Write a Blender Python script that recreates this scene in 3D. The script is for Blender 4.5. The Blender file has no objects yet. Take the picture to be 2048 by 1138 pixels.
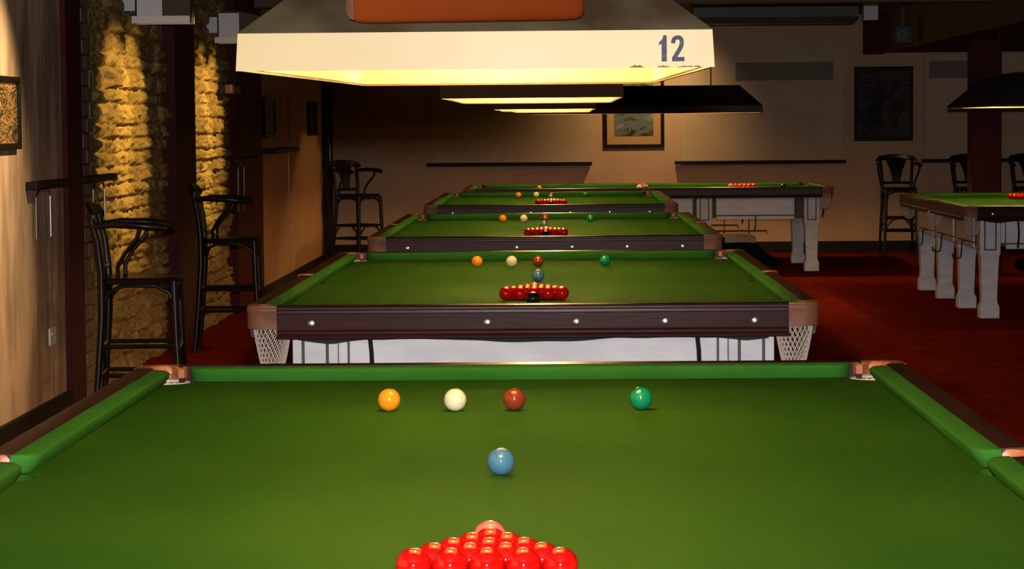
import bpy, math, random
import numpy as np
from mathutils import Vector, Matrix, noise
from math import pi, sin, cos, sqrt, radians as R

SC = bpy.context.scene
COL = SC.collection
random.seed(7)

# ------------------------------------------------------------------ camera, world, lights, exposure
cam_d = bpy.data.cameras.new('camera'); cam = bpy.data.objects.new('camera', cam_d); COL.objects.link(cam)
F, CX, CY, CZ, PIT, YAW, ROL = 5124.37, 0.1128, -4.7795, 1.5217, 0.0621, 0.0197, -0.0084
cam_d.sensor_width = 36; cam_d.lens = F / 2048 * 36; cam_d.clip_start = 0.05; cam_d.clip_end = 100
fw = Vector((-sin(YAW)*cos(PIT), cos(YAW)*cos(PIT), -sin(PIT))); rt = Vector((cos(YAW), sin(YAW), 0)); up = rt.cross(fw)
r2 = rt*cos(ROL) + up*sin(ROL); u2 = -rt*sin(ROL) + up*cos(ROL)
mw = Matrix((r2, u2, -fw)).transposed().to_4x4(); mw.translation = (CX, CY, CZ)
cam.matrix_world = mw
SC.camera = cam
SC.view_settings.view_transform = 'Standard'; SC.view_settings.look = 'None'
SC.view_settings.gamma = 1; SC.view_settings.use_curve_mapping = False
SC.view_settings.exposure = 0.0
w = bpy.data.worlds.new('world'); SC.world = w; w.use_nodes = True
w.node_tree.nodes['Background'].inputs[0].default_value = (1, .8, .6, 1)
w.node_tree.nodes['Background'].inputs[1].default_value = 0.005

BULB = 600.0
def area(name, loc, size, power, col, rot, sy=None):
    l = bpy.data.lights.new(name, 'AREA'); l.energy = power; l.color = col; l.size = size
    l.shape = 'RECTANGLE'; l.size_y = sy or size
    o = bpy.data.objects.new(name, l); COL.objects.link(o); o.location = loc; o.rotation_euler = rot; return o
# the photographer's flash, on the hot shoe right above the lens
area('camera_flash', (CX, CY+.05, CZ+.135), .07, 480, (1, .97, .98), (R(87), 0, YAW), .045)
def spot(name, loc, aim, power, ang, blend, col=(1, .66, .19), rad=.035):
    l = bpy.data.lights.new(name, 'SPOT'); l.energy = power; l.color = col; l.spot_size = R(ang); l.spot_blend = blend
    l.shadow_soft_size = rad
    o = bpy.data.objects.new(name, l); COL.objects.link(o); o.location = loc
    o.rotation_euler = (Vector(aim)-Vector(loc)).to_track_quat('-Z', 'Y').to_euler(); return o
for sy in (10.80, 11.40, 14.50, 15.10):
    spot('wall_spot_light', (-1.2, sy, 2.55), (-2.62, sy, 1.50), 185, 44, .6, (1, .69, .21))  # added pair of unseen spots per bay, doubled to widen the light pool
spot('wall_spot_light', (-1.4, 7.0, 2.55), (-2.55, 7.1, 1.50), 290, 62, .8, (1, .74, .4))
spot('picture_spot_light', (1.2, 24.35, 2.60), (1.1, 25.4, 1.75), 115, 105, 1, (1, .66, .30), .05)
spot('picture_spot_light', (6.0, 24.35, 2.60), (6.0, 25.4, 1.75), 70, 105, 1, (1, .66, .30), .05)

# ------------------------------------------------------------------ materials
def mat(name, col, rough=.5, metal=0, spec=.5, noise_s=None, col2=None, bump=0, bump_s=None, stretch=(1, 1, 1), sheen=0, coat=0, emit=None, detail=4, tint=None, lo=.35, hi=.65, trans=0):
    m = bpy.data.materials.new(name); m.use_nodes = True; nt = m.node_tree; b = nt.nodes['Principled BSDF']
    b.inputs['Base Color'].default_value = (*col, 1); b.inputs['Roughness'].default_value = rough
    b.inputs['Metallic'].default_value = metal; b.inputs['Specular IOR Level'].default_value = spec
    b.inputs['Coat Weight'].default_value = coat
    if tint: b.inputs['Specular Tint'].default_value = (*tint, 1)
    if sheen: b.inputs['Sheen Weight'].default_value = sheen; b.inputs['Sheen Tint'].default_value = (*[min(1, c*2.5) for c in col], 1)
    if emit: b.inputs['Emission Color'].default_value = (*emit[0], 1); b.inputs['Emission Strength'].default_value = emit[1]
    def tex(s):
        tc = nt.nodes.new('ShaderNodeTexCoord'); mp = nt.nodes.new('ShaderNodeMapping'); mp.inputs['Scale'].default_value = stretch
        n = nt.nodes.new('ShaderNodeTexNoise'); n.inputs['Scale'].default_value = s; n.inputs['Detail'].default_value = detail
        nt.links.new(tc.outputs['Object'], mp.inputs[0]); nt.links.new(mp.outputs[0], n.inputs['Vector']); return n
    if noise_s and col2:
        n = tex(noise_s); r = nt.nodes.new('ShaderNodeValToRGB')
        r.color_ramp.elements[0].position = lo; r.color_ramp.elements[1].position = hi
        r.color_ramp.elements[0].color = (*col, 1); r.color_ramp.elements[1].color = (*col2, 1)
        nt.links.new(n.outputs[0], r.inputs[0]); nt.links.new(r.outputs[0], b.inputs['Base Color'])
    if bump:
        n = tex(bump_s or 200); bp = nt.nodes.new('ShaderNodeBump'); bp.inputs['Strength'].default_value = bump; bp.inputs['Distance'].default_value = .01
        nt.links.new(n.outputs[0], bp.inputs['Height']); nt.links.new(bp.outputs[0], b.inputs['Normal'])
    return m

M = dict(
    cloth=mat('green_baize', (.0150, .060, .0060), .72, spec=.012, tint=(.25, .8, .06), noise_s=2.2, col2=(.022, .074, .0075), bump=.06, bump_s=500, stretch=(1, .6, 1)),
    cushion=mat('cushion_baize', (.021, .105, .012), .8, spec=.03, noise_s=5, col2=(.027, .120, .015), bump=.06, bump_s=500),
    mahog=mat('dark_mahogany', (.020, .006, .0045), .4, noise_s=9, col2=(.034, .009, .006), stretch=(1, .1, 1), bump=.04, bump_s=60, spec=.22),
    mahogx=mat('dark_mahogany_end', (.028, .0075, .0075), .3, noise_s=9, col2=(.042, .0115, .0105), stretch=(.1, 1, 1), bump=.03, bump_s=90, spec=.09),
    leather=mat('tan_leather', (.24, .10, .05), .5, spec=.3, noise_s=14, col2=(.17, .072, .04), bump=.1, bump_s=80),
    rim=mat('polished_tan_rim', (.34, .105, .03), .4, noise_s=14, col2=(.26, .08, .028), spec=.3),
    net=mat('white_string_net', (.50, .42, .34), .9),
    white=mat('white_painted_wood', (.70, .70, .72), .45, noise_s=6, col2=(.58, .58, .62), stretch=(1, 1, 3)),
    groove=mat('dark_groove', (.045, .04, .042), .6),  # even dark colour between the white panels and outlining the leg blocks
    chrome=mat('chrome', (.8, .8, .82), .25, 1),
    blackmetal=mat('black_metal', (.015, .014, .014), .4, .5),
    dcloth=mat('dark_green_cloth_edge', (.01, .022, .012), .9),
    carpet=mat('red_carpet', (.17, .015, .006), .95, spec=0, noise_s=5, col2=(.23, .021, .008), bump=.4, bump_s=300),
    concrete=mat('rough_plaster', (.54, .37, .24), .9, spec=.1, noise_s=4, col2=(.30, .195, .125), stretch=(1, .9, .3), bump=.9, bump_s=9, lo=.42, hi=.6),
    plaster=mat('cream_wall_paint', (.50, .34, .22), .85, spec=.15, noise_s=2, col2=(.46, .30, .195)),
    panelwall=mat('cream_panel_paint', (.50, .37, .26), .8, noise_s=2, col2=(.46, .33, .22)),
    leftpanel=mat('tan_door_panel_paint', (.50, .28, .14), .75, spec=.2, noise_s=2, col2=(.46, .25, .12)),
    ceiling=mat('dark_ceiling', (.05, .035, .025), .9, noise_s=2, col2=(.035, .025, .02)),
    redwood=mat('dark_red_stained_wood', (.060, .008, .008), .7, spec=.15, noise_s=3, col2=(.048, .006, .006)),
    brown=mat('brown_boarding', (.11, .065, .035), .7, noise_s=4, col2=(.08, .045, .025), stretch=(1, 1, .2)),
    blackwood=mat('dark_skirting', (.010, .006, .005), .6, spec=.15),
    brick=mat('rough_yellow_brick', (.36, .24, .085), .9, spec=.1, noise_s=12, col2=(.24, .145, .05), bump=.6, bump_s=60),
    pier=mat('brown_pier_brick', (.20, .125, .065), .85, noise_s=10, col2=(.14, .085, .045), bump=.3, bump_s=60),
    mortar=mat('dark_mortar', (.05, .035, .025), .95),
    stool=mat('black_bentwood', (.008, .005, .004), .3, spec=.25),
    cream=mat('cream_lamp_skirt', (.215, .162, .072), .4, spec=.12, noise_s=5, col2=(.20, .15, .064)),
    olive=mat('grimy_lampshade', (.042, .033, .017), .5, spec=.15, noise_s=5, col2=(.020, .012, .006), lo=.42, hi=.62),
    brownshade=mat('brown_lamp_skirt', (.25, .16, .10), .7),
    darkskirt=mat('dark_brown_lamp_skirt', (.06, .035, .02), .7),
    blackshade=mat('black_lamp_fabric', (.016, .010, .006), .7),
    reflector=mat('yellow_white_reflector', (.88, .70, .30), .6),
    bulb=mat('glowing_bulb', (1, .8, .5), emit=((1, .63, .26), BULB)),
    bulb2=mat('glowing_bulb_bright', (1, .8, .5), emit=((1, .63, .26), BULB*2.3)),
    rust=mat('rust_brown_stain', (.085, .035, .012), .8, spec=.05),
    brass=mat('brass', (.75, .5, .2), .35, 1),
    plank=mat('red_brown_mahogany', (.040, .006, .0012), .45, noise_s=6, col2=(.085, .017, .0032), stretch=(.12, 1, 1), spec=.0),
    plankend=mat('worn_plank_end', (.055, .022, .014), .6, spec=.1),
    digit=mat('worn_grey_blue_digits', (.022, .023, .034), .6, spec=.05, noise_s=150, col2=(.06, .055, .055), lo=.55, hi=.75),
    glass=mat('picture_glass', (1, 1, 1), .05),
    frame=mat('black_picture_frame', (.008, .006, .005), .45, spec=.12),
    mount=mat('tan_picture_mount', (.42, .25, .11), .8),
    plastic=mat('white_plastic', (.72, .66, .58), .4),
    boxwhite=mat('pale_painted_box', (.60, .60, .62), .5),
    acbody=mat('dark_grey_unit', (.05, .055, .05), .5),
    grille=mat('dull_grille_paint', (.22, .175, .14), .8, spec=.1),
    fabric=mat('black_drape', (.004, .004, .005), 1, spec=0),
    standwood=mat('tan_stand_wood', (.20, .12, .06), .6, noise_s=8, col2=(.14, .08, .04)),
)
def ball_mat(n, c, c2=None): return mat(n, c, .06, spec=.6, coat=.3)
BM = dict(yellow=ball_mat('ball_yellow', (.75, .25, .008)), white=ball_mat('ball_white', (.64, .58, .36)),
          brown=ball_mat('ball_brown', (.19, .026, .010)), green=ball_mat('ball_green', (.004, .18, .07)),
          blue=ball_mat('ball_blue', (.04, .125, .19)), pink=ball_mat('ball_pink', (.62, .10, .07)),
          red=ball_mat('ball_red', (.42, .0025, .002)), black=ball_mat('ball_black', (.008, .008, .009)))
def art(name, cols, scale, stretch=(1, 1, 1), rough=.12):
    m = mat(name, cols[0], rough, spec=.5); nt = m.node_tree; b = nt.nodes['Principled BSDF']
    tc = nt.nodes.new('ShaderNodeTexCoord'); mp = nt.nodes.new('ShaderNodeMapping'); mp.inputs['Scale'].default_value = stretch
    n = nt.nodes.new('ShaderNodeTexNoise'); n.inputs['Scale'].default_value = scale; n.inputs['Detail'].default_value = 3
    n.inputs['Distortion'].default_value = 1.2
    r = nt.nodes.new('ShaderNodeValToRGB'); r.color_ramp.interpolation = 'CONSTANT'
    e = r.color_ramp.elements
    for i, c in enumerate(cols):
        p = .3 + .4*i/len(cols)
        x = e[i] if i < 2 else e.new(p)
        x.position = p; x.color = (*c, 1)
    nt.links.new(tc.outputs['Object'], mp.inputs[0]); nt.links.new(mp.outputs[0], n.inputs['Vector'])
    nt.links.new(n.outputs[0], r.inputs[0]); nt.links.new(r.outputs[0], b.inputs['Base Color'])
    return m

# ------------------------------------------------------------------ mesh helpers
class MB:
    def __init__(s): s.v = []; s.f = []
    def add(s, v, f):
        n = len(s.v); s.v += [tuple(p) for p in v]; s.f += [tuple(i+n for i in q) for q in f]; return s
    def box(s, x0, x1, y0, y1, z0, z1):
        v = [(x, y, z) for z in (z0, z1) for y in (y0, y1) for x in (x0, x1)]
        return s.add(v, [(0, 2, 3, 1), (4, 5, 7, 6), (0, 1, 5, 4), (2, 6, 7, 3), (0, 4, 6, 2), (1, 3, 7, 5)])
    def loft(s, rings, close=True, caps=True, loop=False):
        k = len(rings[0]); v = [p for r in rings for p in r]; f = []
        n = len(rings)
        for i in range(n if loop else n-1):
            a = i*k; b = ((i+1) % n)*k
            for j in range(k if close else k-1):
                jj = (j+1) % k; f.append((a+j, a+jj, b+jj, b+j))
        if caps and not loop: f.append(tuple(range(k-1, -1, -1))); f.append(tuple((n-1)*k+j for j in range(k)))
        return s.add(v, f)
    def tube(s, pts, rad, seg=10, loop=False):
        pts = [Vector(p) for p in pts]; n = len(pts); rings = []; nrm = None
        for i, p in enumerate(pts):
            if loop: t = pts[(i+1) % n]-pts[i-1]
            else: t = pts[min(i+1, n-1)]-pts[max(i-1, 0)]
            t.normalize()
            if nrm is None: nrm = t.orthogonal().normalized()
            nrm = (nrm - t*nrm.dot(t)).normalized(); bi = t.cross(nrm)
            r = rad[i] if isinstance(rad, (list, tuple)) else rad
            rings.append([p + (nrm*cos(2*pi*j/seg)+bi*sin(2*pi*j/seg))*r for j in range(seg)])
        return s.loft(rings, loop=loop)
    def lathe(s, prof, seg=24, c=(0, 0, 0)):
        return s.loft([[(c[0]+r*cos(2*pi*j/seg), c[1]+r*sin(2*pi*j/seg), c[2]+z) for j in range(seg)] for r, z in prof])
    def prism(s, poly, z0, z1):
        n = len(poly); v = [(x, y, z0) for x, y in poly]+[(x, y, z1) for x, y in poly]
        f = [tuple(range(n-1, -1, -1)), tuple(range(n, 2*n))]+[(i, (i+1) % n, (i+1) % n+n, i+n) for i in range(n)]
        return s.add(v, f)
    def xf(s, m):
        s.v = [tuple(m @ Vector(p)) for p in s.v]; return s
    def build(s, name, material, parent=None, smooth=35, bevel=0, loc=None):
        me = bpy.data.meshes.new(name); me.from_pydata(s.v, [], s.f); me.validate()
        import bmesh
        bm = bmesh.new(); bm.from_mesh(me); bmesh.ops.recalc_face_normals(bm, faces=bm.faces[:]); bm.to_mesh(me); bm.free()
        if smooth:
            for p in me.polygons: p.use_smooth = True
            me.set_sharp_from_angle(angle=R(smooth))
        me.materials.append(material if not isinstance(material, str) else M[material])
        o = bpy.data.objects.new(name, me); COL.objects.link(o)
        if parent: o.parent = parent
        if loc: o.location = loc
        if bevel:
            b = o.modifiers.new('bevel', 'BEVEL'); b.width = bevel; b.segments = 2; b.limit_method = 'ANGLE'; b.angle_limit = R(40)
        return o
def tag(o, label, cat=None, group=None, kind=None):
    if label: o['label'] = label
    if cat: o['category'] = cat
    if group: o['group'] = group
    if kind: o['kind'] = kind
    return o
def empty(name, loc, rz=0, label=None, cat=None, group=None):
    o = bpy.data.objects.new(name, None); COL.objects.link(o); o.location = loc; o.rotation_euler = (0, 0, rz); o.empty_display_size = .1
    return tag(o, label, cat, group)
def copy_tree(o, parent=None, tree=None):
    if tree is None:
        tree = {}
        for x in COL.objects:
            if x.parent: tree.setdefault(x.parent.name, []).append(x)
    c = o.copy(); COL.objects.link(c); c.parent = parent
    for ch in tree.get(o.name, []): copy_tree(ch, c, tree)
    return c
def S(o): o['kind'] = 'structure'; return o

# ------------------------------------------------------------------ setting
XL = -2.55; YB = 25.4; ZC = 2.78
S(MB().box(-3.2, 8.2, -6.2, 25.8, -.1, 0).build('floor', 'carpet'))
S(MB().box(-3.2, 8.2, -6.2, 25.8, ZC, ZC+.1).build('ceiling', 'ceiling'))
S(MB().box(-3.2, 8.2, YB, YB+.2, 0, ZC).build('wall_back', 'plaster'))
S(MB().box(8.0, 8.2, -6.2, YB, 0, ZC).build('wall_right', 'plaster'))
S(MB().box(-3.2, 8.2, -6.2, -6.0, 0, ZC).build('wall_front', 'plaster'))
S(MB().box(-3.2, XL, -6.2, 8.88, 0, ZC).build('wall_left', 'concrete'))
S(MB().box(-3.2, XL-.12, 8.88, 17.8, 0, ZC).build('wall_left', 'mortar'))
S(MB().box(-3.2, XL, 17.8, 23.75, 0, ZC).build('wall_left', 'leftpanel'))
S(MB().box(-3.2, XL-.03, 23.75, YB, 0, ZC).build('wall_left', 'blackwood'))
S(MB().box(XL, XL+.025, -6, 8.88, 0, .12).build('baseboard_left', 'blackwood'))
S(MB().box(XL, XL+.02, 17.8, 23.75, 0, .10).build('baseboard_left', 'blackwood'))
S(MB().box(-2.58, 8.0, YB-.02, YB, 0, .13).build('baseboard_back', 'blackwood', bevel=.004))
# posts of dark red wood on the left wall
def post(y0, y1, x1=XL+.03, m='redwood'): return S(MB().box(-2.75, x1, y0, y1, 0, ZC).build('trim_post', m, bevel=.004))
post(8.86, 9.28); post(12.72, 13.66); post(16.1, 17.86, XL+.02)
S(MB().box(-2.6, XL+.05, 23.72, 24.0, 0, ZC).build('trim_post', 'blackwood', bevel=.004))
S(MB().box(XL, XL+.012, 20.16, 20.22, 0, 2.2).build('trim_strip', 'leftpanel'))

# neat brick pier (bricks cut in relief)
def pier(y0, y1, x):
    b = MB(); z = 0; r = random.Random(3); row = 0
    while z < ZC:
        y = y0 - (.11 if row % 2 else 0)
        while y < y1:
            a, e = max(y, y0)+.005, min(y+.215, y1)-.004
            if e-a > .03: b.box(x-.08, x+r.uniform(-.002, .006), a, e, z+.006, min(z+.083, ZC))
            y += .225
        z += .088; row += 1
    return b
pm = pier(9.28, 9.80, XL-.01).build('brick_pier', 'pier', bevel=.004); S(pm); pm.name = 'wall_left_pier'
S(MB().box(-2.7, XL-.03, 9.28, 9.8, 0, ZC).build('wall_left_pier_mortar', 'mortar'))
# rough relief brick: a displaced sheet with its own bricks
def rough(y0, y1, seed, name):
    rr = random.Random(seed); ny = int((y1-y0)/.018); nz = int(ZC/.0085)
    courses = []; z = -.02
    while z < ZC+.1:
        h = rr.choice([.085, .095, .11, .13]); joints = []; y = y0-rr.uniform(.05, .4)
        while y < y1+.5:
            L = rr.uniform(.22, .62); joints.append((y, y+L, rr.uniform(.012, .052), rr.uniform(-.03, .03), rr.uniform(-.12, .12))); y += L
        courses.append((z, z+h, joints)); z += h
    V = []; k = 0
    for j in range(nz+1):
        zz = ZC*j/nz
        for i in range(ny+1):
            y = y0+(y1-y0)*i/ny
            zw = zz+.016*noise.noise((y*2.2, zz*3, seed))+.008*noise.noise((y*9, zz*9, seed+5))
            yw = y+.03*noise.noise((y*4, zz*14, seed+9))
            c = next((c for c in courses if c[0] <= zw < c[1]), courses[-1])
            q = next((q for q in c[2] if q[0] <= yw < q[1]), c[2][-1])
            e = max(0, min(zw-c[0], c[1]-zw)/.020); ey = max(0, min(yw-q[0], q[1]-yw)/.055)
            edge = min(1, e)**.6*min(1, ey)**.6
            hgt = edge*(q[2]+q[3]*(yw-q[0])+q[4]*(zw-c[0])) + edge*.024*noise.noise((y*7, zz*22, seed))+.014*noise.noise((y*15, zz*38, seed+2))+.008*noise.noise((y*26, zz*80, seed+4))
            V.append((XL-.075+max(-.004, hgt), y, zz))
    F_ = [(j*(ny+1)+i, j*(ny+1)+i+1, (j+1)*(ny+1)+i+1, (j+1)*(ny+1)+i) for j in range(nz) for i in range(ny)]
    n0 = len(V)
    b = MB(); b.v = V; b.f = F_
    return S(b.build(name, 'brick', smooth=60))
rough(9.79, 12.75, 11, 'wall_left_brick'); rough(13.64, 16.12, 23, 'wall_left_brick')

# back wall: shallow panels with dark drinks ledges
for i, (x0, x1, lx0, lx1, txt) in enumerate([(-1.40, .466, -1.47, .47, 'left of the framed colour print'), (1.51, 3.41, 1.44, 3.43, 'between the two framed pictures'), (4.37, 6.3, 4.33, 6.4, 'behind the red column')]):
    S(MB().box(x0, x1, YB-.03, YB, 1.07, 2.30).build('trim_panel', 'panelwall', bevel=.004))
    o = MB().box(lx0, lx1, YB-.22, YB-.031, 1.045, 1.085).build('drinks_ledge', 'blackwood', bevel=.005)
    tag(o, 'long dark drinks ledge under the wall panel '+txt, 'shelf', 'drinks ledges on the back wall')
for x0, x1, z0, z1, t in [(2.155, 3.295, 2.02, 2.23, 'wide grey grille high on the panel between the pictures'), (4.42, 5.0, 2.03, 2.23, 'grey wall grille high beside the red column')]:
    o = empty('wall_grille', ((x0+x1)/2, YB-.03, z0), 0, t, 'vent', 'grilles on the back wall')
    w2 = (x1-x0)/2; h = z1-z0
    MB().box(-w2, w2, -.02, 0, 0, h).build('grille_plate', 'grille', o, bevel=.004)
    s = MB()
    for k in range(6): s.box(-w2+.02, w2-.02, -.03, -.018, .02+k*(h-.04)/6, .02+k*(h-.04)/6+.016)
    s.build('slats', 'grille', o)
# beam, column, boxes at the ceiling on the right
S(MB().box(3.86, 3.90, 8, YB-.03, 2.33, ZC).build('trim_beam_side', 'brown'))
S(MB().box(3.90, 6.5, 8, YB-.03, 2.33, 2.40).build('trim_beam_soffit', 'redwood'))
S(MB().box(3.646, 3.86, 25.0, YB-.03, 2.31, ZC).build('trim_beam_end', 'redwood'))
S(MB().box(4.16, 4.45, 20.6, 20.9, 0, 2.33).build('trim_column', 'redwood', bevel=.008))
S(MB().box(-3.0, 3.86, 17.4, 17.6, 2.55, ZC).build('trim_ceiling_beam', 'brown', bevel=.008))
o = empty('ceiling_air_conditioner', (2.35, 22.0, 2.56), 0, 'long dark ceiling air conditioner in front of the back wall', 'air conditioner')
MB().loft([[(-.86, 0, .16), (.86, 0, .16), (.86, .5, .16), (-.86, .5, .16)], [(-.86, 0, .06), (.86, 0, .06), (.86, .5, .06), (-.86, .5, .06)], [(-.80, .05, 0), (.82, .05, 0), (.82, .5, 0), (-.80, .5, 0)]]).build('casing', 'acbody', o)
MB().box(-.86, .86, .1, .5, .16, ZC-2.56).build('mounting_plate', 'acbody', o)
s = MB()
for k in range(3): s.box(-.74, .76, -.012, .004, .075+k*.025, .085+k*.025)
s.build('louvre', 'blackmetal', o)
tag(MB().box(3.26, 3.41, 22, 22.2, 2.58, ZC).build('junction_box', 'boxwhite', bevel=.006), 'small pale box at the right end of the ceiling air conditioner', 'junction box')
o = empty('loudspeaker', (3.70, 22.2, 2.34), 0, 'small dark loudspeaker hung beneath the ceiling beam', 'loudspeaker')
MB().box(-.09, .09, 0, .14, 0, .19).build('cabinet', 'blackmetal', o, bevel=.006)
MB().lathe([(.0, 0), (.06, 0), (.065, .008), (.045, .012), (0, .004)], 20).xf(Matrix.Translation((0, 0, .095)) @ Matrix.Rotation(pi/2, 4, 'X')).build('speaker_cone', 'acbody', o)
MB().box(-.015, .015, .05, .08, .19, ZC-2.34).build('bracket', 'blackmetal', o)

for x, y, zz, lb in ((1.2, 24.35, 2.60, 'black ceiling spotlight over the middle picture'), (6.0, 24.35, 2.60, 'black ceiling spotlight right of the red column'),
                     (-1.2, 10.80, 2.56, 'nearer unseen ceiling spotlight added to light the first brick bay'), (-1.2, 11.40, 2.56, 'farther unseen ceiling spotlight added to light the first brick bay'), (-1.2, 14.50, 2.56, 'nearer unseen ceiling spotlight added to light the second brick bay'), (-1.2, 15.10, 2.56, 'farther unseen ceiling spotlight added to light the second brick bay'), (-1.4, 7.0, 2.56, 'black ceiling spotlight aimed at the rough plaster wall')):  # cans for the doubled brick bay spots are added, out of view
    o = empty('ceiling_spotlight', (x, y, zz), 0, lb, 'spotlight', 'ceiling spotlights')
    MB().loft([[(.055*cos(a), .055*sin(a), z) for a in [2*pi*k/20 for k in range(20)]] for z in (.0, .12)], caps=False).build('spotlight_can', 'blackmetal', o)
    MB().lathe([(0, .12), (.056, .12), (.056, .13), (.012, .135), (.012, ZC-zz), (0, ZC-zz)], 20).build('spotlight_stem', 'blackmetal', o)
# pictures
def picture(name, c, wd, h, axis, artm, label, mountw=.06, fw_=.04, group=None):
    o = empty(name, c, 0 if axis == 'y' else pi/2, label, 'picture', group)
    f = MB(); t = fw_
    f.box(-wd/2, wd/2, -.03, 0, 0, t).box(-wd/2, wd/2, -.03, 0, h-t, h).box(-wd/2, -wd/2+t, -.03, 0, t, h-t).box(wd/2-t, wd/2, -.03, 0, t, h-t)
    f.build('frame', 'frame', o, bevel=.004)
    MB().box(-wd/2+t, wd/2-t, -.012, -.002, t, h-t).build('mount', 'mount' if mountw else 'frame', o)
    m = mountw
    MB().box(-wd/2+t+m, wd/2-t-m, -.015, -.011, t+m*1.15, h-t-m).build('print', artm, o)
    return o
picture('framed_picture', (.965, YB-.001, 1.245), .71, .93, 'y', art('print_colour', [(.03, .035, .02), (.06, .07, .04), (.12, .14, .12), (.10, .13, .16), (.15, .18, .2), (.34, .22, .10)], 5, (1, 1, 1.5)), 'black framed colour print with a tan mount in the middle of the back wall', .085)
picture('framed_picture', (3.89, YB-.001, 1.30), .685, .87, 'y', art('print_dark', [(.01, .01, .01), (.015, .014, .014), (.03, .028, .03), (.05, .04, .04), (.02, .018, .018), (.12, .05, .02)], 4, (1, 1, .7)), 'tall dark picture in a black frame above the right-hand bar stool', 0)  # grey noise tones stand in for streaks reflected in the glass
picture('framed_picture', (XL+.001, 7.12, 1.425), 1.16, .35, 'x', art('print_shelves', [(.02, .012, .006), (.10, .06, .02), (.30, .18, .05), (.05, .03, .015), (.4, .26, .1), (.35, .04, .02)], 9, (.5, 1, 2)), 'framed picture of yellow and red items at the left edge on rough plaster', 0, .03)
picture('framed_picture', (XL+.001, 18.45, 1.43), .85, .36, 'x', 'frame', 'narrow dark framed picture nearest the brick on the tan side wall', 0, .04, 'dark pictures on the tan side wall')
picture('framed_picture', (XL+.001, 22.5, 1.43), .85, .36, 'x', 'frame', 'narrow dark framed picture beside the dark door post on the tan wall', 0, .04, 'dark pictures on the tan side wall')

# wall ledges with brackets on the left wall
def wall_ledge(y0, y1, z, x0, brs, label, wide=.14):
    o = empty('wall_ledge', (x0, y0, z), 0, label, 'shelf')
    MB().box(0, wide, 0, y1-y0, -.03, .01).build('ledge_board', 'blackwood', o, bevel=.004)
    for by, dl in brs:
        y = by-y0; MB().tube([(.02, y, -dl), (.02, y, -.07), (.028, y+.03, -.04), (.03, y+.28, -.04), (.03, y+.31, -.07), (.03, y+.31, -dl)], .006, 8).build('bracket', 'brushed' if False else 'chrome', o)
wall_ledge(7.9, 8.85, 1.25, XL, [(8.05, .28)], 'dark ledge with silver bracket on the rough plaster wall', .06)
wall_ledge(9.28, 10.3, 1.25, XL-.0, [(9.62, .24)], 'dark ledge on the first brick bay above the bar stool', .045)
wall_ledge(15.8, 17.2, 1.26, XL+.02, [(15.95, .42)], 'dark ledge with silver bracket beside the second brick bay', .08)
wall_ledge(17.9, 19.9, 1.32, XL, [], 'plain dark ledge on the tan side wall', .14)
o = empty('wall_socket', (XL, 8.47, .40), 0, 'small white wall socket low on the rough plaster', 'socket')
MB().box(0, .012, -.075, .075, 0, .09).build('socket_plate', 'plastic', o, bevel=.003)
MB().box(.012, .016, -.05, -.02, .05, .07).build('socket_switch', 'plastic', o)
o = empty('wall_sign', (XL+.01, 15.75, 1.79), 0, 'small dull red box beside the second brick bay', 'sign')
MB().box(0, .05, -.3, .3, 0, .07).build('sign_box', mat('dull_red', (.10, .035, .03), .5), o, bevel=.004)
tag(MB().tube([(XL+.05, 23.8, 1.09), (XL+.075, 23.8, 1.12), (XL+.075, 23.8, 1.34), (XL+.05, 23.8, 1.37)], .012, 8).build('door_handle', 'chrome'), 'upright chrome handle on the dark door post', 'handle')
# wall light housings
for y, t in [(11.2, 'pale box-shaped wall fixture over the first brick bay'), (15.0, 'pale box-shaped wall fixture over the second brick bay'), (7.1, 'pale box-shaped wall fixture over the rough plaster wall')]:
    o = empty('wall_fixture', (XL, y, 2.17), 0, t, 'wall fixture', 'pale boxes high on the left wall')
    b = MB()
    b.box(.03, .20, -.10, -.085, .04, .24).box(.03, .20, .085, .10, .04, .24).box(.03, .20, -.10, .10, .225, .24).box(.03, .045, -.10, .10, .04, .24)
    b.build('housing', 'boxwhite', o, bevel=.003)
    MB().box(.01, .37, .095, .105, 0, .045).build('lip', 'plastic', o)
    MB().loft([[(.20, -.10, .04), (.20, .10, .04), (.20, .10, .24), (.20, -.10, .24)], [(.37, -.075, .00), (.37, .075, .00), (.37, .075, .20), (.37, -.075, .20)]]).build('front_visor', 'darkskirt', o)
    MB().box(.01, .37, -.105, -.095, 0, .045).build('lip', 'plastic', o)
    MB().box(-.06, .05, -.04, .04, .08, .2).build('wall_mount', 'boxwhite', o)

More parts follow.
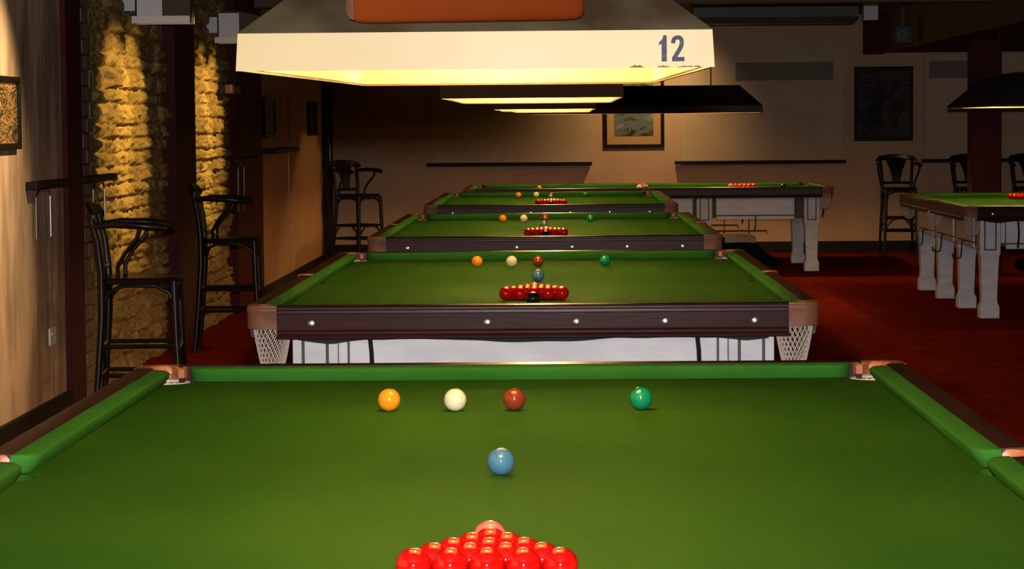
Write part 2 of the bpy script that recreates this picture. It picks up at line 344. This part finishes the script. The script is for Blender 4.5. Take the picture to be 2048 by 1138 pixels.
# ------------------------------------------------------------------ snooker table
H = .865; W = .889; L = 1.7845
def table():
    t = empty('snooker_table', (0, 0, 0))
    # bed outline with pocket notches
    P = []
    e = .05
    def corner(sx, sy):
        c = (sx*(W+.032), sy*(L+.032)); r = .078; d = sqrt(r*r-.018**2)
        a0 = math.atan2(sy*.018, -sx*d); a1 = math.atan2(-sy*d, sx*.018)
        da = (a1-a0+pi) % (2*pi)-pi
        # sweep through the inward side
        mid = math.atan2(-sy, -sx); d1 = (mid-a0+pi) % (2*pi)-pi; d2 = (a1-mid+pi) % (2*pi)-pi
        A = [a0+d1*k/5 for k in range(6)]+[mid+d2*k/5 for k in range(1, 6)]
        return [(c[0]+r*cos(a), c[1]+r*sin(a)) for a in A]
    def middle(sx):
        c = (sx*(W+.05), 0); r = .056
        A = [sx*0 + (-pi/2 - pi*k/10 if sx > 0 else pi/2 - pi*k/10) for k in range(11)]
        return [(c[0]+r*cos(a), c[1]+r*sin(a)) for a in A]
    # counter-clockwise from the lower right corner
    q = corner(1, -1); P += q if q[0][1] < q[-1][1] else q[::-1]
    q = middle(1); P += q
    q = corner(1, 1); q = q if q[0][0] > q[-1][0] and abs(q[0][1]) < abs(q[-1][1]) else q[::-1]; P += q
    q = corner(-1, 1); q = q if abs(q[0][0]) < abs(q[-1][0]) else q[::-1]; P += q
    q = middle(-1); P += q
    q = corner(-1, -1); q = q if abs(q[0][0]) > abs(q[-1][0]) else q[::-1]; P += q
    import bmesh
    bed = MB().prism(P, H-.045, H).build('playing_bed', 'cloth', t, smooth=20)
    # cushions: (axis, sign, start, end) stations along s, nose recedes at pocket ends
    def cushion(ax, sg, s0, s1):
        st = []
        n = 9; rr = .052
        A = [s0+rr*(k/n)**1.6 for k in range(n+1)]; B = [s1-rr*(k/n)**1.6 for k in range(n, -1, -1)]
        rings = []
        for s in A+B:
            d = max(0, min(s-s0, s1-s)); k = max(0, 1-d/rr); off = .047*(1-sqrt(max(0, 1-k*k)))
            prof = [(off, H+.034), (off+.0005, H+.026), (min(.049, off+.018), H+.001), (.0505, H+.001), (.0505, H+.037), (min(.0495, off+.006), H+.0375)]
            ring = []
            for nn, z in prof:
                if ax == 'x': ring.append((sg*(W+nn), s, z))
                else: ring.append((s, sg*(L+nn), z))
            rings.append(ring)
        MB().loft(rings).build('cushion', 'cushion', t, smooth=50)
    cg = .036; mg = .046
    for sg in (-1, 1):
        cushion('x', sg, -L+cg, -mg); cushion('x', sg, mg, L-cg); cushion('y', sg, -W+cg, W-cg)
    # wooden rails with moulded face
    rp = [(.051, H+.038), (.094, H+.040), (.102, H+.037), (.105, H+.031), (.1045, H+.024), (.100, H+.021), (.101, H+.012), (.098, H+.009), (.097, H-.045), (.101, H-.049), (.102, H-.058), (.099, H-.062), (.099, H-.075), (.096, H-.078), (.051, H-.078)]
    def rail(ax, sg, s0, s1):
        rings = [[(sg*(W+n), s, z) if ax == 'x' else (s, sg*(L+n), z) for n, z in rp] for s in (s0, s1)]
        return MB().loft(rings).build('rail', 'mahog' if ax == 'x' else 'mahogx', t, smooth=40)
    for sg in (-1, 1):
        rail('x', sg, -L+.008, -.062); rail('x', sg, .062, L-.008); rail('y', sg, -W+.003, W-.003)
    # bolts on the near end rail
    for x in (-.765, -.155, .153, .46, .769):
        b = MB().lathe([(0, 0), (.0135, 0), (.0125, .004), (.006, .0065), (0, .0065)], 18).xf(Matrix.Translation((x, -L-.097, H-.024)) @ Matrix.Rotation(pi/2, 4, 'X')).build('bolt', 'chrome', t)
        b['label'] = 'round silver rail bolt'
    # pockets
    def netmesh(c, r0, r1, z0, z1, name):
        n, m = 22, 11; V = []; Fs = []
        for j in range(m+1):
            u = j/m; r = (r0+(.064-r0)*u/.25) if u < .25 else .064+(r1-.064)*((u-.25)/.75)**1.3
            if j == m: r = r1*.8
            for i in range(n):
                a = 2*pi*(i+.5*(j % 2))/n
                V.append((c[0]+r*cos(a), c[1]+r*sin(a), z0+(z1-z0)*u))
        T = MB()
        E = []
        for j in range(m):
            for i in range(n):
                a = j*n+i
                if j % 2 == 0: ns = ((j+1)*n+i, (j+1)*n+(i-1) % n)
                else: ns = ((j+1)*n+i, (j+1)*n+(i+1) % n)
                for b_ in ns: T.tube([V[a], V[b_]], .0022, 4)
        T.tube([V[i] for i in range(n)], .004, 5, loop=True); T.tube([V[m*n+i] for i in range(n)], .004, 5, loop=True)
        # knotted base
        for i in range(0, n, 2): T.tube([V[m*n+i], (c[0], c[1], z1-.012)], .0028, 4)
        return T
    def pocket(c, path, hole_r, hole_a, zlow, name):
        # path: outer outline polyline; casing wall of leather
        p = MB(); N = len(path); inn = []
        for i, (x, y) in enumerate(path):
            a = path[max(0, i-1)]; b_ = path[min(N-1, i+1)]; tx, ty = b_[0]-a[0], b_[1]-a[1]; l = math.hypot(tx, ty); nx, ny = -ty/l, tx/l
            if (c[0]-x)*nx+(c[1]-y)*ny < 0: nx, ny = -nx, -ny
            inn.append((x+nx*.012, y+ny*.012))
        rings = [[(x, y, zlow), (x, y, H+.012), (x+(x-xi)*.25, y+(y-yi)*.25, H+.018), (x+(x-xi)*.25, y+(y-yi)*.25, H+.028), (x, y, H+.034), (xi, yi, H+.034), (xi, yi, zlow)] for (x, y), (xi, yi) in zip(path, inn)]
        po = p.loft(rings).build('pocket', 'leather', t, smooth=50); po['label'] = 'tan leather pocket casing'
        # rim: flat cap between hole arc and outline
        h = [(c[0]+hole_r*cos(a), c[1]+hole_r*sin(a)) for a in hole_a]
        if name == 'corner':
            h2 = []
            for x, y in h:
                X, Y = abs(x), abs(y)
                if X < W-.002: Y = min(Y, L+.047)
                if Y < L+.010: X = min(X, W+.047)
                h2.append((math.copysign(X, x), math.copysign(Y, y)))
            h = h2
        rr = []
        for k in range(N):
            hx, hy = h[k]; x, y = path[k]
            rr.append([(hx, hy, H+.008), (hx, hy, H+.030), (hx+(x-hx)*.15, hy+(y-hy)*.15, H+.038), (x, y, H+.0385), (x, y, H+.033), (hx+(x-hx)*.1, hy+(y-hy)*.1, H+.01)])
        ro = MB().loft(rr, close=True).build('pocket_rim', 'rim', po, smooth=40); ro['label'] = 'polished tan pocket rim'
        no = netmesh((c[0], c[1]), hole_r+.004, hole_r*.74, H-.002 if name == 'corner' else H-.055, H-.19, name).build('pocket_net', 'net', po, smooth=80); no['label'] = 'pale knotted string net'
    for sx in (-1, 1):
        for sy in (-1, 1):
            ox, oy = W+.103, L+.103
            pts = [(W-.004, oy)]; rc = .055; n = 9
            for k in range(n): a = pi/2-(pi/2)*k/(n-1); pts.append((ox-rc+rc*cos(a), oy-rc+rc*sin(a)))
            pts.append((ox, L+.001-.01))
            N = len(pts)
            # hole arc spans from the end rail side round the outside to the side rail
            ang = [R(165)-(R(165)-R(-75))*k/(N-1) for k in range(N)]
            c = (W+.020, L+.020)
            P2 = [(x*sx, y*sy) for x, y in pts]; cc = (c[0]*sx, c[1]*sy)
            aa = [math.atan2(sin(a)*sy, cos(a)*sx) for a in ang]
            pocket(cc, P2, .050, aa, H-.042, 'corner')
    for sx in (-1, 1):
        n = 13; path = []; aa = []
        for k in range(n):
            u = -1+2*k/(n-1); y = .062*u; x = W+.105+.010*sqrt(max(0, 1-u*u))
            path.append((x*sx, y)); a = (pi/2)*u*1.0; aa.append(a if sx > 0 else pi-a)
        pocket((sx*(W+.052), 0), path, .046, aa, H-.05, 'middle')
    # white painted frame
    ax, ay = .84, 1.74; z0, z1 = .575, H-.072
    MB().box(-ax, ax, -ay, ay, z0, z1).build('frame', 'groove', t)
    def panel(x0, x1, y0, y1, za=z0+.028, zb=z1+.0, nm='frame_panel'):
        MB().box(x0, x1, y0, y1, za, zb).build(nm, 'white', t, bevel=.004)
    for s in (-1, 1):
        y0, y1 = (ay, ay+.018) if s > 0 else (-ay-.018, -ay)
        for a, b_ in ((-.645, .645), (-.683, -.651), (.651, .683)): panel(a, b_, y0, y1)
        MB().box(-.645, .645, y0, y1-.0 if s > 0 else y1, z0-.02, z0+.018).build('frame_moulding', 'white', t, bevel=.004)
        x0, x1 = (ax, ax+.018) if s > 0 else (-ax-.018, -ax)
        for a, b_ in ((-1.50, -.70), (-.46, .46), (.70, 1.50)): panel(x0, x1, a, b_)
        for a, b_ in ((-1.50, -.70), (-.46, .46), (.70, 1.50)): MB().box(x0, x1, a, b_, z0-.02, z0+.018).build('frame_moulding', 'white', t, bevel=.004)
    # eight legs
    def leg(x, y):
        pr = [(.0, .074), (.085, .074), (.10, .071), (.125, .060), (.16, .058), (.40, .066), (.50, .072), (.515, .078), (.52, .080), (z1, .080)]
        rings = [[(x+sx*r, y+sy*r, z) for sx, sy in ((-1, -1), (1, -1), (1, 1), (-1, 1))] for z, r in pr]
        lg = MB().loft(rings).build('leg', 'white', t, smooth=25, bevel=.004)
        g = MB()
        q = .048
        for (dx, dy) in ((0, -1), (0, 1), (1, 0), (-1, 0)):
            a = Matrix.Translation((x, y, 0)) @ Matrix.Rotation(math.atan2(dx, -dy), 4, 'Z')
            m_ = MB().box(-q, q, -.0815, -.0795, .545, .556).box(-q, -q+.011, -.0815, -.0795, .556, z1).box(q-.011, q, -.0815, -.0795, .556, z1)
            m_.xf(a); g.add(m_.v, m_.f)
        g.build('leg_groove', 'groove', lg)
    for x in (-.765, .765):
        for y in (-1.68, -.58, .58, 1.68): leg(x, y)
    # loose dark edging cloth under the near rail, cords, rest hooks
    v = []; n = 90
    for k in range(n+1):
        x = -.82+1.64*k/n
        dz = .006+.012*max(0, 1-(x/.30)**2)+.016*max(0, 1-abs((x+.70)/.12))+.014*max(0, 1-abs((x-.74)/.10))+.0015*sin(k*.5)
        v.append((x, dz))
    MB().loft([[(x, -L-.04, H-.07), (x, -L-.04, H-.078-dz), (x, -L-.034, H-.078-dz), (x, -L-.034, H-.07)] for x, dz in v]).build('cloth_edging', 'dcloth', t)
    for x in (-.563, .575):
        MB().tube([(x-.004, -L-.05, H-.07), (x+.002, -L-.052, H-.13), (x+.004, -L-.05, H-.20), (x, -L-.03, H-.30)], .008, 8).build('cord', 'blackmetal', t)
    for sx in (-1, 1):
        for y in (-1.1, 0, 1.1):
            x = sx*(ax+.02)
            MB().tube([(x-sx*.02, y, .60), (x+sx*.02, y, .59), (x+sx*.025, y, .50), (x+sx*.03, y+.01, .455), (x+sx*.06, y+.01, .445), (x+sx*.09, y+.01, .465), (x+sx*.095, y+.01, .49)], .006, 6).build('rest_hook', 'blackmetal', t)
    return t

t1 = table()
spots = [((0, 0), 0, 1, 'nearest snooker table, with the white cue ball between its yellow and brown'),
         ((.008, 5.935), 0, 1, 'second snooker table from the camera, with tan leather pockets and string nets'),
         ((.016, 11.36), 0, 1, 'third snooker table from the camera in the middle row'),
         ((.027, 17.03), 0, 1, 'fourth snooker table from the camera, in front of the crosswise table'),
         ((.995, 22.38), pi/2, .965, 'crosswise snooker table by the back wall on pale grey legs'),
         ((4.18, 16.79), 0, .965, 'snooker table at the right edge showing four grey legs')]
src = t1
trees = [copy_tree(t1) for _ in range(5)]
for tt, ((x, y), rz, sc, lb) in zip([t1]+trees, spots):
    tt.location = (x, y, 0); tt.rotation_euler = (0, 0, rz); tt.scale = (1, 1, sc)
    tag(tt, lb, 'snooker table', 'snooker tables in the club')

# ------------------------------------------------------------------ balls
RB = .02625
def sphere():
    b = MB(); b.lathe([(RB*sin(pi*k/24) if 0 < k < 24 else 1e-5, -RB*cos(pi*k/24)) for k in range(25)], 40); return b
balls = {}
tn = ['nearest table', 'second table', 'third table', 'fourth table', 'crosswise far table', 'right-hand table']
def ball(c, x, y, ti, label, group):
    z = H*spots[ti][2] + RB
    if c not in balls:
        o = sphere().build('snooker_ball', BM[c], smooth=180); balls[c] = o
    else:
        o = balls[c].copy(); COL.objects.link(o)
    o.location = (x, y, z); tag(o, label, 'snooker ball', group); return o
def colours(ti, **k):
    for c, (x, y) in k.items():
        nm = {'white': 'white cue ball', 'yellow': 'orange-yellow snooker ball'}.get(c, c+' snooker ball')
        where = {'white': 'left of the brown', 'yellow': 'left end of the line', 'brown': 'in line with the cue ball', 'green': 'right of the brown', 'blue': 'behind the red pyramid', 'pink': 'at the tip of the reds', 'black': 'right in front of the red pyramid'}[c]
        if ti == 4: where = {'yellow': 'at the left part of the cloth', 'brown': 'at mid table', 'white': 'at mid table', 'blue': 'at mid table', 'pink': 'left of the reds', 'black': 'right of the reds'}[c]
        ball(c, x, y, ti, f'glossy {nm} {where} on the {tn[ti]}', 'coloured balls on the '+tn[ti])
colours(0, yellow=(-.289, 1.10), white=(-.136, 1.093), brown=(0, 1.096), green=(.292, 1.10), blue=(-.005, .006), pink=(-.001, -.885))
colours(1, yellow=(-.283, 7.105), white=(-.122, 7.088), brown=(.001, 7.075), green=(.312, 7.11), blue=(.011, 5.96), pink=(.006, 5.045), black=(.006, 4.51))
colours(2, yellow=(-.288, 12.55), white=(-.145, 12.54), brown=(-.001, 12.56), green=(.308, 12.57), blue=(0, 11.42), pink=(.018, 10.52), black=(.018, 9.93))
colours(3, yellow=(-.28, 18.45), white=(-.118, 18.46), brown=(.015, 18.45), green=(.328, 18.47), blue=(.017, 17.45), pink=(.027, 16.33), black=(.027, 15.62))
colours(4, yellow=(-.125, 22.1), brown=(.955, 22.75), white=(.925, 22.15), blue=(1.0, 22.2), pink=(1.90, 22.38), black=(2.456, 22.38))
posn = {1: ['single tip'], 2: ['left', 'right'], 3: ['left', 'middle', 'right'], 4: ['leftmost', 'second from left', 'third from left', 'rightmost'], 5: ['leftmost', 'second from left', 'middle', 'fourth from left', 'rightmost']}
rown = {1: 'tip', 2: 'two-ball row', 3: 'three-ball row', 4: 'four-ball row', 5: 'five-ball row'}
near_ = {1: [''], 2: ['nearer', 'farther'], 3: ['nearest', 'middle', 'farthest'], 4: ['nearest', 'second nearest', 'second farthest', 'farthest'], 5: ['nearest', 'second nearest', 'middle', 'second farthest', 'farthest']}
def pyramid(ti, x, y, ang=0):
    # x, y: centre of the five-ball row; the apex points along +y rotated by ang
    for r in range(1, 6):
        for k in range(r):
            lx = (k-(r-1)/2)*.0528; ly = (5-r)*.0458
            px = x+lx*cos(ang)-ly*sin(ang); py = y+lx*sin(ang)+ly*cos(ang)
            if ti == 5 and px > 4.24: continue
            pn = posn[r][r-1-k] if ti == 5 else near_[r][k] if ti == 4 else posn[r][k]
            lab = f'glossy red ball, {pn} in the {rown[r]} of the pyramid, {tn[ti]}' if r > 1 else f'glossy red ball at the tip of the pyramid on the {tn[ti]}'
            ball('red', px, py, ti, lab, 'red balls racked on the '+tn[ti])
pyramid(0, .0015, -1.136); pyramid(1, .006, 4.815); pyramid(2, .018, 10.26); pyramid(3, .027, 16.08)
pyramid(4, 2.138, 22.38, pi/2); pyramid(5, 4.18, 17.92, pi)

# ------------------------------------------------------------------ hanging lamps
def lamp(label, loc, rz, length, width, sk, skm, hipm, rise, tilt=0, rods=True, topw=.26, rodx=.70, bm='bulb', rodm='brass'):
    o = empty('table_lamp', loc, rz, label, 'hanging lamp', 'hooded lamps over the tables'); o.rotation_euler = (tilt, 0, rz)
    a, b = width/2, length/2; t = .006
    def ring(x, y, z): return [(-x, -y, z), (x, -y, z), (x, y, z), (-x, y, z)]
    MB().loft([ring(a, b, 0), ring(a-.003, b-.003, sk), ring(a-t-.003, b-t-.003, sk), ring(a-t, b-t, 0)], caps=False, loop=True).build('skirt', skm, o, smooth=20)
    tx, ty = topw/2, b-(a-topw/2)
    MB().loft([ring(a-.002, b-.002, sk), ring(tx, ty, rise), ring(tx-.0, ty-.0, rise+.01), ], caps=False).add(ring(tx, ty, rise+.01), [(0, 1, 2, 3)]).build('shade', hipm, o, smooth=20)
    MB().loft([ring(a-.009, b-.009, .004), ring(a-.012, b-.012, sk-.006), ring(tx-.008, ty-.008, rise-.008)], caps=False).add(ring(tx-.008, ty-.008, rise-.008), [(0, 1, 2, 3)]).build('reflector', 'reflector', o, smooth=20)
    for y in (-.82, .82):
        MB().lathe([(.0, .012), (.012, .0), (.016, -.03), (.022, -.045), (.030, -.065), (.031, -.08), (.024, -.100), (.012, -.109), (0, -.111)], 20, (0, y, rise-.045)).build('bulb', bm, o, smooth=80)['label'] = 'glowing light bulb'
        MB().lathe([(0, 0), (.018, 0), (.018, -.04), (0, -.04)], 14, (0, y, rise-.009)).build('bulb_holder', 'brass', o)
    for y in (-rodx, rodx):
        MB().tube([(0, y, rise), (0, y, ZC-loc[2]+.0)], .007, 8).build('hanging_rod', rodm, o)
    return o
SK = 'brownshade'
l1 = lamp('nearest lamp, cream skirt numbered 12 and a mahogany plank', (-.011, .105, 1.610), 0, 2.37, .690, .054, 'cream', 'olive', .25, R(.35), topw=.20)
# mahogany plank fixed on the front slope
pk = []
for u, r in [(-.170, .35), (-.165, .7), (-.155, .92), (-.14, 1), (.14, 1), (.158, .95), (.166, .8), (.171, .5)]:
    ring = []
    for k in range(16):
        a = 2*pi*k/16; cx = math.copysign(abs(cos(a))**.45, cos(a)); cz = math.copysign(abs(sin(a))**.45, sin(a))
        ring.append((u, cx*.020*r, cz*.0215*r))
    pk.append(ring)
pl = MB().loft(pk).xf(Matrix.Translation((-.013, -1.172, .089)) @ Matrix.Rotation(R(-.9), 4, 'Y') @ Matrix.Rotation(R(.5), 4, 'Y')).build('plank', 'plank', l1, smooth=60)
pl['label'] = 'rounded red-brown mahogany plank'
e = MB().loft([[(u, cx, cz) for cx, cz in ((-.0185*r, -.018*r), (-.0195*r, 0), (-.0185*r, .018*r), (.0, .02*r), (.0, -.02*r))] for u, r in [(-.1725, .45), (-.166, .85), (-.160, .96)]]).xf(Matrix.Translation((-.013, -1.174, .089))).build('plank_end', 'plankend', pl)
# the painted number
def digits():
    b = MB()
    one = [(0.06, .78), (.0, .72), (0, .62), (.10, .68), (.10, 0), (.30, 0), (.30, 1.0), (.17, 1.0), (.14, .88)]
    b.add([(x, 0, z) for x, z in one]+[(x, -.002, z) for x, z in one], [tuple(range(9)), tuple(range(17, 8, -1))]+[(i, (i+1) % 9, (i+1) % 9+9, i+9) for i in range(9)])
    cen = [(.0, .70), (.0, .79), (.04, .87), (.11, .915), (.20, .93), (.29, .915), (.355, .86), (.38, .76), (.375, .66), (.33, .54), (.24, .40), (.14, .27), (.07, .16), (.04, .085)]
    cen = [(.55+x*.85, z*.985) for x, z in cen]; wd = .082; rings = []
    for i, (x, z) in enumerate(cen):
        a = cen[max(0, i-1)]; c = cen[min(len(cen)-1, i+1)]; tx, tz = c[0]-a[0], c[1]-a[1]; l = math.hypot(tx, tz); nx, nz = -tz/l*wd, tx/l*wd
        rings.append([(x+nx, 0, z+nz), (x-nx, 0, z-nz), (x-nx, -.002, z-nz), (x+nx, -.002, z+nz)])
    b.loft(rings); b.box(.50, .975, -.0021, 0, 0, .165)
    return b
dg = digits(); dg.v = [(x*.0375, y*.4, z*.0375) for x, y, z in dg.v]
n_ = dg.xf(Matrix.Translation((.265, -1.1852, .0085)) @ Matrix.Rotation(R(-.2), 4, 'Y')).build('number_digits', 'digit', [c for c in COL.objects if c.parent == l1 and c.name.startswith('skirt')][0], smooth=0)
n_['label'] = 'grey-blue number 12'
for u0, ln, hh in ((.222, .022, .0042), (.262, .018, .0030), (.290, .028, .0022), (.315, .010, .003)):
    pts = [(u0+ln*k/8, -1.1851, .0004+hh*(sin(pi*k/8)**.6)*(.7+.3*sin(k*2.3+u0*90))) for k in range(9)]
    MB().loft([[p, (p[0], p[1], .0003), (p[0], p[1]-.0006, .0003), (p[0], p[1]-.0006, p[2])] for p in pts]).build('rust_stain', 'rust', n_.parent)
lamp('second lamp along, dark brown skirt, over the second table', (.003, 6.04, 1.623), 0, 2.37, .690, .054, SK, SK, .25)
lamp('third lamp along, only a thin lit strip showing', (.016, 11.37, 1.613), 0, 2.37, .60, .054, SK, SK, .25)
lamp('farthest lit strip of the middle row, over the fourth table', (.035, 17.03, 1.632), 0, 2.37, .66, .054, SK, SK, .25)
lamp('long black lamp hanging sideways over the crosswise table', (.99, 22.3, 1.632), pi/2, 2.44, .72, .075, 'darkskirt', 'blackshade', .28, topw=.28, bm='bulb2')
lamp('black lamp with a lit edge cut off by the right side', (3.90, 16.79, 1.635), 0, 2.37, .76, .02, 'blackshade', 'blackshade', .27, topw=.22, rodm='blackmetal')

# ------------------------------------------------------------------ bentwood bar stools with arms (facing +x)
def stool():
    o = empty('bar_stool', (0, 0, 0))
    sz = .775
    # seat: rounded square, slightly dished
    def sq(rx, ry, z, n=28):
        return [(math.copysign(abs(cos(2*pi*k/n))**.6, cos(2*pi*k/n))*rx, math.copysign(abs(sin(2*pi*k/n))**.6, sin(2*pi*k/n))*ry, z) for k in range(n)]
    MB().loft([sq(.17, .17, sz-.035), sq(.205, .20, sz-.03), sq(.21, .205, sz-.01), sq(.20, .195, sz), sq(.13, .13, sz-.008)]).build('seat', 'stool', o, smooth=50)
    F1 = [(.175, -.165), (.175, .165)]
    for x, y in F1:
        s = 1 if y > 0 else -1
        MB().tube([(x, y, sz-.02), (x+.008, y+s*.006, .5), (x+.022, y+s*.018, .2), (x+.035, y+s*.03, 0)], [.020, .019, .016, .014], 10).build('leg', 'stool', o, smooth=60)
    for y in (-.165, .165):
        s = 1 if y > 0 else -1
        MB().tube([(-.235, y+s*.03, 0), (-.205, y+s*.015, .3), (-.185, y, .6), (-.185, y, .8), (-.20, y+s*.008, .95), (-.235, y+s*.02, 1.10)], [.014, .017, .020, .020, .018, .016], 10).build('leg', 'stool', o, smooth=60)
    # curved top rail with outward ears
    pts = [(-.215, -.235, 1.085), (-.235, -.20, 1.11), (-.258, -.10, 1.125), (-.265, 0, 1.13), (-.258, .10, 1.125), (-.235, .20, 1.11), (-.215, .235, 1.085)]
    rg = []
    for i, p in enumerate(pts):
        h = [.018, .030, .038, .040, .038, .030, .018][i]
        rg.append([(p[0]-.012, p[1], p[2]-h), (p[0]+.012, p[1], p[2]-h), (p[0]+.012, p[1], p[2]+h*.6), (p[0]-.012, p[1], p[2]+h*.6)])
    MB().loft(rg).build('back_rail', 'stool', o, smooth=60, bevel=.005)
    rg = []
    for z, wv, x in [(.82, .045, -.19), (.90, .055, -.20), (.98, .075, -.215), (1.05, .105, -.235), (1.11, .125, -.255)]:
        rg.append([(x-.006, -wv, z), (x+.006, -wv, z), (x+.006, wv, z), (x-.006, wv, z)])
    MB().loft(rg).build('back_splat', 'stool', o, smooth=60)
    MB().tube([(-.188, -.165, .825), (-.192, 0, .825), (-.188, .165, .825)], .014, 8).build('lower_back_rail', 'stool', o)
    for s in (-1, 1):
        MB().tube([(-.215, s*.185, 1.035), (-.12, s*.225, 1.045), (0, s*.24, 1.04), (.10, s*.235, 1.03), (.145, s*.215, 1.02)], [.014, .018, .020, .021, .016], 10).build('armrest', 'stool', o, smooth=60)
        MB().tube([(.02, s*.238, 1.03), (.0, s*.235, .97), (-.06, s*.215, .90), (-.10, s*.195, .83), (-.10, s*.19, .775)], .011, 8).build('arm_support', 'stool', o, smooth=60)
    # stretchers
    Z1, Z2 = .43, .285
    c = lambda z: {1: (.165+.03*(1-z/.7), .165+.022*(1-z/.7))}[1]
    for z, skip in ((Z1, ()), (Z2, ())):
        a, b = c(z); bx = -.185-.035*(1-z/.7)
        for p, q in (((a, -b), (a, b)), ((bx, -b), (bx, b)), ((a, b), (bx, b)), ((a, -b), (bx, -b))):
            MB().tube([(p[0], p[1], z), (q[0], q[1], z)], .011, 8).build('stretcher', 'stool', o)
    for s in (-1, 1):
        MB().tube([(.18, s*.165, .62), (.15, s*.165, .70), (.08, s*.168, .735), (-.08, s*.168, .735), (-.15, s*.165, .70), (-.185, s*.165, .62)], .010, 8).build('brace', 'stool', o, smooth=60)
    for x in (.178, -.185):
        MB().tube([(x, -.165, .62), (x, -.14, .70), (x, -.07, .735), (x, .07, .735), (x, .14, .70), (x, .165, .62)], .010, 8).build('brace', 'stool', o, smooth=60)
    for x in (.19, -.21):
        MB().tube([(x, -.18, .26), (x, -.16, .34), (x, -.09, .415), (x, 0, .43), (x, .09, .415), (x, .16, .34), (x, .18, .26)], .010, 8).build('brace', 'stool', o, smooth=60)
    return o
st = stool()
pl_ = [(-2.02, 8.15, R(4), 'black bentwood bar stool with arms against the first brick bay'),
       (-2.15, 12.62, R(3), 'black bentwood bar stool with arms against the second brick bay'),
       (-2.14, 23.6, R(-42), 'black bentwood bar stool with arms in the back left corner'),
       (3.965, 24.6, R(-90), 'black bentwood bar stool under the tall dark picture'),
       (4.80, 24.6, R(-90), 'bar stool half hidden by the left side of the red column'),
       (5.46, 24.5, R(-90), 'bar stool right of the red column, cut off by the frame')]
sts = [st]+[copy_tree(st) for _ in pl_[1:]]
for o, (x, y, rz, lb) in zip(sts, pl_):
    o.location = (x, y, 0); o.rotation_euler = (0, 0, rz); tag(o, lb, 'bar stool', 'bentwood bar stools')

# side stand with a black drape beside the third table
o = empty('side_stand', (1.14, 10.2, 0), 0, 'small wooden stand under a black drape right of the third table', 'side table')
MB().box(-.09, .09, -.2, .2, .835, .87).build('table_top', 'standwood', o, bevel=.004)
for x in (-.07, .07):
    for y in (-.17, .17): MB().box(x-.02, x+.02, y-.02, y+.02, 0, .835).build('leg', 'standwood', o)
rg = []
for u, z, xo in [(0, .833, .0), (.3, .80, .03), (.6, .765, .075), (1, .72, .15)]:
    n = 12
    ring = [(-.092, -.202, z), (.092+xo, -.202-.02*u, z), (.092+xo, .202+.02*u, z), (-.092, .202, z)]
    rg.append(ring)
rg.append([(-.092, -.202, .69), (.235, -.222, .70), (.235, .222, .70), (-.092, .202, .69)])
MB().loft(rg).build('drape', 'fabric', o, smooth=60)
# cue rests on hooks beneath the crosswise table
for i, (x0, x1, z, y, lb) in enumerate([(1.2, 2.01, .425, 22.9, 'short brown cue rest slung under the crosswise table'), (1.2, 2.32, .362, 22.9, 'long brown cue rest slung lowest under the crosswise table')]):
    r = empty('cue_rest', (x0, y, z), 0, lb, 'cue rest', 'cue rests under the crosswise table')
    MB().tube([(0, 0, 0), (x1-x0, 0, 0)], [.011, .008], 8).build('shaft', 'standwood', r)
    d = .03
    MB().tube([(x1-x0-.002, 0, 0), (x1-x0+.004, 0, -.035)], .006, 6).build('rest_head', 'standwood', r)
for x in (1.30, 1.88):
    pass
s_ = trees[3]
inv = Matrix.Rotation(-pi/2, 4, 'Z')
for x, zb in ((1.30, .345), (1.865, .345), (2.13, .345)):
    lo = inv @ Vector((x-.995, 22.9-22.38, 0)); zz = zb/.965
    MB().tube([(lo.x, lo.y, .58), (lo.x, lo.y, zz), (lo.x+.015, lo.y, zz-.008), (lo.x+.03, lo.y, zz+.01)], .006, 6).build('rest_hanger', 'blackmetal', s_)
# bag on the carpet under the right-hand table
def blob(rx, ry, rz_):
    b = MB(); rings = []
    for k in range(13):
        a = -pi/2+pi*k/12; rr = max(cos(a), 1e-3)**.7
        rings.append([(rx*rr*cos(2*pi*j/24)*(1+.06*sin(3*j)), ry*rr*sin(2*pi*j/24), rz_*(1+sin(a)*abs(sin(a))**.1*1.0)*(1+.03*sin(j*2.1))) for j in range(24)])
    return b.loft(rings)
o = empty('holdall_bag', (4.86, 21.0, 0), 0, 'dark soft bag on the red carpet under the right-hand table', 'bag')
blob(.20, .14, .085).build('bag_body', 'fabric', o, smooth=70)
MB().tube([(-.09, -.02, .15), (-.06, -.02, .205), (0, -.02, .225), (.06, -.02, .205), (.09, -.02, .15)], .008, 6).build('handle', 'fabric', o)
